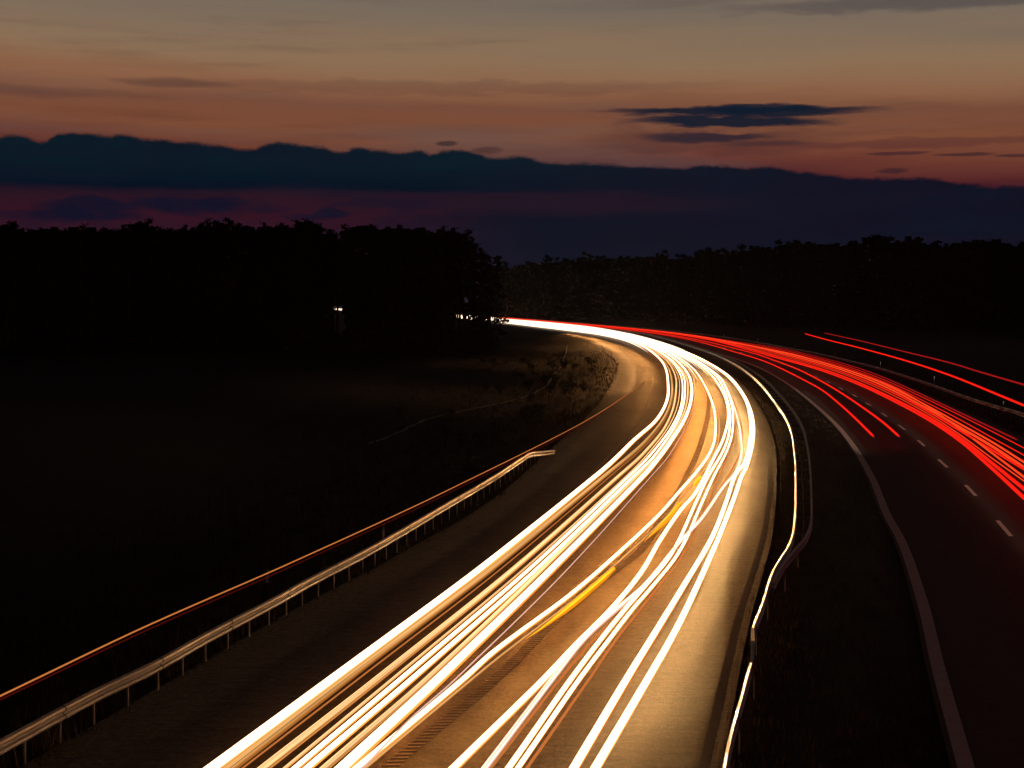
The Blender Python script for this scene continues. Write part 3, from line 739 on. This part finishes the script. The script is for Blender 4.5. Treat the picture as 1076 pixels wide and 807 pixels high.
for s_ in range(4):
    v, f = leafcloud(420, .8, 1.1, .055, s_+50); me = bpy.data.meshes.new('shrub_foliage'); me.from_pydata(v, [], f); me.materials.append(m_leaf2)
    mb = MB()
    for q in range(7):
        a = q*.9; mb.tube([(0, 0, -.1), (.15*math.cos(a), .15*math.sin(a), .4), (.45*math.cos(a), .45*math.sin(a), .95)], [.02, .014, .006], 5)
    ms = bpy.data.meshes.new('shrub_stems'); ms.from_pydata(mb.v, [], mb.f); ms.materials.append(m_bark)
    shrub_me.append((me, ms))
rr_ = random.Random(3)
for i in range(46):
    y = 70*(230/70)**rr_.random(); x = left_edge(y)-2.2-abs(rr_.gauss(0, 1))*(y*.045)
    t = tag(empty('shrub', (x, y, gz(x, y)), rr_.uniform(0, 6)), 'low scrubby bush on the dark verge inside the bend', 'shrub', 'scrubby bushes on the verge inside the bend')
    sc = rr_.uniform(.5, 1.25); t.scale = (sc, sc, sc*rr_.uniform(.7, 1.1))
    a, b = shrub_me[i % 4]; meshobj('foliage', None, None, None, t, me=a); meshobj('stem', None, None, None, t, me=b)

# ------------------------------------------------------------------ pines
def pine(seed, H=20.0, spread=3.2, base=.42, spiky=.5):
    rnd = random.Random(seed)
    tb = MB(); lean = (rnd.uniform(-.5, .5), rnd.uniform(-.5, .5))
    path = []; rad = []
    for i in range(9):
        t = i/8; path.append((lean[0]*t*t+.12*math.sin(5*t+seed), lean[1]*t*t+.12*math.cos(4*t+seed), -1.5+(H*.97+1.5)*t)); rad.append(.24*(1-t)**.8+.02)
    tb.tube(path, rad, 7)
    at_ = lambda t: Vector(path[min(8, int(t*8))])*(1-(t*8 % 1))+Vector(path[min(8, int(t*8)+1)])*(t*8 % 1)
    v = []; f = []; nl = 34
    for i in range(nl):
        t = base+(1-base)*(i/nl)**.9*.98; o = at_(min(.985, t)); a = i*2.4+rnd.uniform(-.5, .5)
        u = (t-base)/(1-base)
        ln = spread*((1-u)**(.55+.5*spiky)*.95+.12)*rnd.uniform(.55, 1.15)*min(1, .45+u*4)
        up = rnd.uniform(.05, .45)+u*.4
        e = o+Vector((math.cos(a)*ln, math.sin(a)*ln, ln*up)); mid = o.lerp(e, .5)+Vector((0, 0, .1*ln))
        tb.tube([tuple(o), tuple(mid), tuple(e)], [.07*(1-u)+.02, .04*(1-u)+.012, .01], 4, cap=False)
        for c_ in range(int(3+ln*1.3)):
            q = o.lerp(e, rnd.uniform(.35, 1.08)) + Vector((rnd.gauss(0, .25), rnd.gauss(0, .25), rnd.gauss(.12, .2)))
            cs = rnd.uniform(.28, .62)
            for _ in range(20):
                p = q+Vector((rnd.gauss(0, cs*.55), rnd.gauss(0, cs*.55), rnd.gauss(0, cs*.38)))
                R_ = Matrix.Rotation(rnd.uniform(0, 6.28), 3, 'Z') @ Matrix.Rotation(rnd.uniform(-1.5, 1.5), 3, 'X'); s_ = rnd.uniform(.13, .32); k = len(v)
                for a2, b2 in ((-1, -.45), (1, -.45), (.6, .6), (-.6, .6)): v.append(tuple(p+R_ @ Vector((a2*s_, b2*s_, 0))))
                f.append((k, k+1, k+2, k+3))
    mt = bpy.data.meshes.new('pine_trunk'); mt.from_pydata(tb.v, [], tb.f); mt.materials.append(m_bark)
    mc = bpy.data.meshes.new('pine_crown'); mc.from_pydata(v, [], f); mc.materials.append(m_leaf)
    return mt, mc
variants = [pine(1, 20, 3.4, .45, .2), pine(2, 20, 3.0, .40, .7), pine(3, 20, 3.8, .50, 0), pine(4, 20, 2.6, .35, 1.0), pine(5, 20, 3.4, .42, .45), pine(6, 20, 3.0, .48, .1), pine(7, 20, 3.7, .36, .6)]
dense = [pine(31, 20, 3.6, .08, .5), pine(32, 20, 3.2, .06, .9), pine(33, 20, 3.9, .10, .2), pine(34, 20, 3.0, .12, .7)]
young = [pine(21, 10, 2.9, .06, .9), pine(22, 10, 3.2, .05, .7), pine(23, 10, 2.7, .08, 1.0)]
def plant(x, y, h, var, label, group, H=20.0, fat=1.0):
    t = tag(empty('pine_tree', (x, y, gz(x, y)), random.uniform(0, 6.28)), label, 'tree', group)
    s_ = h/H; t.scale = (s_*fat, s_*fat, s_)
    a, b = var; meshobj('trunk', None, None, None, t, me=a); meshobj('crown', None, None, None, t, me=b)
    return t
def interp(tab, x):
    for i in range(len(tab)-1):
        if x <= tab[i+1][0]:
            t = (x-tab[i][0])/(tab[i+1][0]-tab[i][0]); return tab[i][1]+(tab[i+1][1]-tab[i][1])*t
    return tab[-1][1]
rt = random.Random(12)
skyL = [(-60,234),(0,231),(30,235),(60,239),(110,238),(130,234),(150,231),(165,232),(185,239),(200,235),(225,234),(245,227),(262,234),(290,234),(310,231),(330,231),(350,238),(380,236),(400,236),(415,237),(424,239),(433,236),(447,239),(455,242),(470,239),(482,240),(488,246),(495,252),(505,256),(512,264),(519,264),(524,272),(528,285)]
skyR = [(520,276),(540,276),(560,271),(580,270),(600,268),(640,266),(680,265),(700,267),(735,266),(740,256),(748,262),(765,263),(790,260),(820,254),(845,252),(870,255),(890,256),(920,250),(960,252),(985,256),(1010,256),(1030,250),(1045,250),(1060,256),(1100,254),(1150,252)]
# left forest: rows of pines, the front row gives the crest
xq = -50.0
while xq < 524:
    D0 = 300+rt.uniform(-6, 6)
    top = interp(skyL, xq)+(rt.uniform(-3, 1) if rt.random() < .35 else rt.uniform(1, 11))*(0.3 if xq > 488 else 1)
    h = CAMH+(HZ-top)*D0/F+1.2
    end = xq > 490
    if 338 < xq < 348 or 353 < xq < 369: xq += 3; continue
    lab = 'black pine silhouette at the lower right end of the left forest' if end else 'black pine silhouette in the forest edge left of the road'
    plant((xq-538)*D0/F, D0, h, rt.choice(dense[:3] if end else variants), lab, 'pines at the end of the left forest' if end else 'pines of the left forest', fat=.9 if end else rt.uniform(.6, .95))
    xq += rt.uniform(6, 11) if xq < 480 else rt.uniform(4, 7)
for D0, st_ in ((322, 15), (350, 17), (385, 20)):
    xq = -50.0
    while xq < 486:
        top = interp(skyL, xq)+rt.uniform(1, 12)
        if 337 < xq < 349 or 352 < xq < 370: xq += 3; continue
        h = CAMH+(HZ-top)*D0/F+1.2
        plant((xq-538)*D0/F, D0+rt.uniform(-8, 8), h, rt.choice(variants), 'black pine silhouette in the forest edge left of the road', 'pines of the left forest')
        xq += st_*rt.uniform(.6, 1.4)
# understorey of young spruces hides the trunks, with the gaps where headlights glint through
gaps = ((341, 347), (354, 368), (477, 502))
xq = -40.0
while xq < 522:
    D0 = 292+rt.uniform(-6, 10)
    if not any(a-17 < xq < b+14 for a, b in gaps):
        plant((xq-538)*D0/F, D0, rt.uniform(9.5, 13.5), rt.choice(young), 'dark young spruce at the foot of the left forest', 'young spruces under the left forest', H=10.0, fat=1.25)
    xq += rt.uniform(9, 15)
for xq, hh, ft in ((328, 12, .5), (335, 10, .4), (339, 4.2, .6), (346, 4.4, .6), (350.5, 10.5, .30), (356, 4.0, .6), (361, 4.4, .6), (366, 4.2, .6), (373, 9.5, .4), (378, 12, .6), (386, 12, .7),
                   (462, 12, .6), (468, 11, .5), (474, 4.6, .8), (480, 4.8, .8), (486, 4.5, .8), (492, 4.9, .8), (498, 4.6, .8), (504, 4.4, .8), (509, 4.0, .8), (483.5, 8.5, .22), (489, 8.0, .16), (497.5, 9, .25), (503.5, 7.5, .2)):
    plant((xq-538)*288/F, 288+rt.uniform(-3, 3), hh, rt.choice(young), 'dark young spruce at the foot of the left forest', 'young spruces under the left forest', H=10.0, fat=ft*10/hh*.8 if ft > .5 else ft)
# right and far forest
xq = 515.0
while xq < 1150:
    D0 = interp([(500, 740), (540, 720), (640, 640), (720, 560), (800, 500), (900, 460), (1150, 420)], xq)
    for row in range(2):
        D1 = D0+row*28+rt.uniform(-8, 8); x1 = xq+row*5
        top = interp(skyR, x1)+(rt.uniform(-4, 0) if rt.random() < .3 else rt.uniform(0, 8))+row*2
        h = CAMH+(HZ-top)*D1/F+1
        plant((x1-538)*D1/F, D1, h, rt.choice(dense), 'black pine silhouette in the far tree line behind the right carriageway', 'pines of the far tree line', fat=.9)
    xq += rt.uniform(7, 13)
# the wood behind the edge trees, one mass
def wood_mass(name, tab, dist, depth, drop, label, x0, x1):
    rnd = random.Random(5); v = []; f = []
    q = x0
    while q < x1:
        D0 = (interp(dist, q) if isinstance(dist, list) else dist)
        for row in range(4):
            D1 = D0+row*depth/4+rnd.uniform(-4, 4); X1 = (q+rnd.uniform(-3, 3)-538)*D1/F; top = CAMH+(HZ-interp(tab, q)-drop)*D1/F
            zz = rnd.uniform(-1, 1)-1.0
            while zz < top:
                for _ in range(3):
                    p = Vector((X1+rnd.gauss(0, 1.3), D1+rnd.gauss(0, 1.3), zz+rnd.gauss(0, .8))); s_ = rnd.uniform(.9, 1.8)
                    R_ = Matrix.Rotation(rnd.uniform(-.8, .8), 3, 'Z') @ Matrix.Rotation(PI/2+rnd.uniform(-.8, .8), 3, 'X'); k = len(v)
                    for a, b in ((-1, -.7), (1, -.7), (.7, .8), (-.7, .8)): v.append(tuple(p+R_ @ Vector((a*s_, b*s_, 0))))
                    f.append((k, k+1, k+2, k+3))
                zz += 1.3
        q += 4.5
    return tag(meshobj(name, v, f, m_leaf), label, 'forest', kind='stuff')
wood_mass('forest', skyR, [(500, 800), (560, 780), (640, 700), (720, 615), (800, 555), (900, 510), (1150, 470)], 60, 9, 'dark mass of wood behind the far tree line', 510, 1150)
wood_mass('forest', [(a, max(b, 240)) for a, b in skyL], 420, 60, 9, 'dark mass of wood deep inside the left forest', -60, 338)
wood_mass('forest', [(a, b) for a, b in skyL], 420, 60, 10, 'dark mass of wood deep inside the left forest', 373, 470)

# ------------------------------------------------------------------ thin haze volume added for a glow around the road's lights
HAZE = .00007
def haze():
    mb = MB(); mb.box((60, 900, 24.5), (700, 1100, 27.5))
    o = mb.build('haze', None); m = bpy.data.materials.new('haze'); m.use_nodes = True; t = m.node_tree; t.nodes.clear()
    pv = t.nodes.new('ShaderNodeVolumePrincipled'); pv.inputs['Density'].default_value = HAZE; pv.inputs['Anisotropy'].default_value = 0.0
    pv.inputs['Color'].default_value = (.9, .85, .8, 1)
    ou = t.nodes.new('ShaderNodeOutputMaterial'); t.links.new(pv.outputs[0], ou.inputs['Volume'])
    o.data.materials.append(m); tag(o, 'thin haze added over the whole motorway for glow around its lights', 'haze', kind='stuff')
if HAZE > 0: haze()
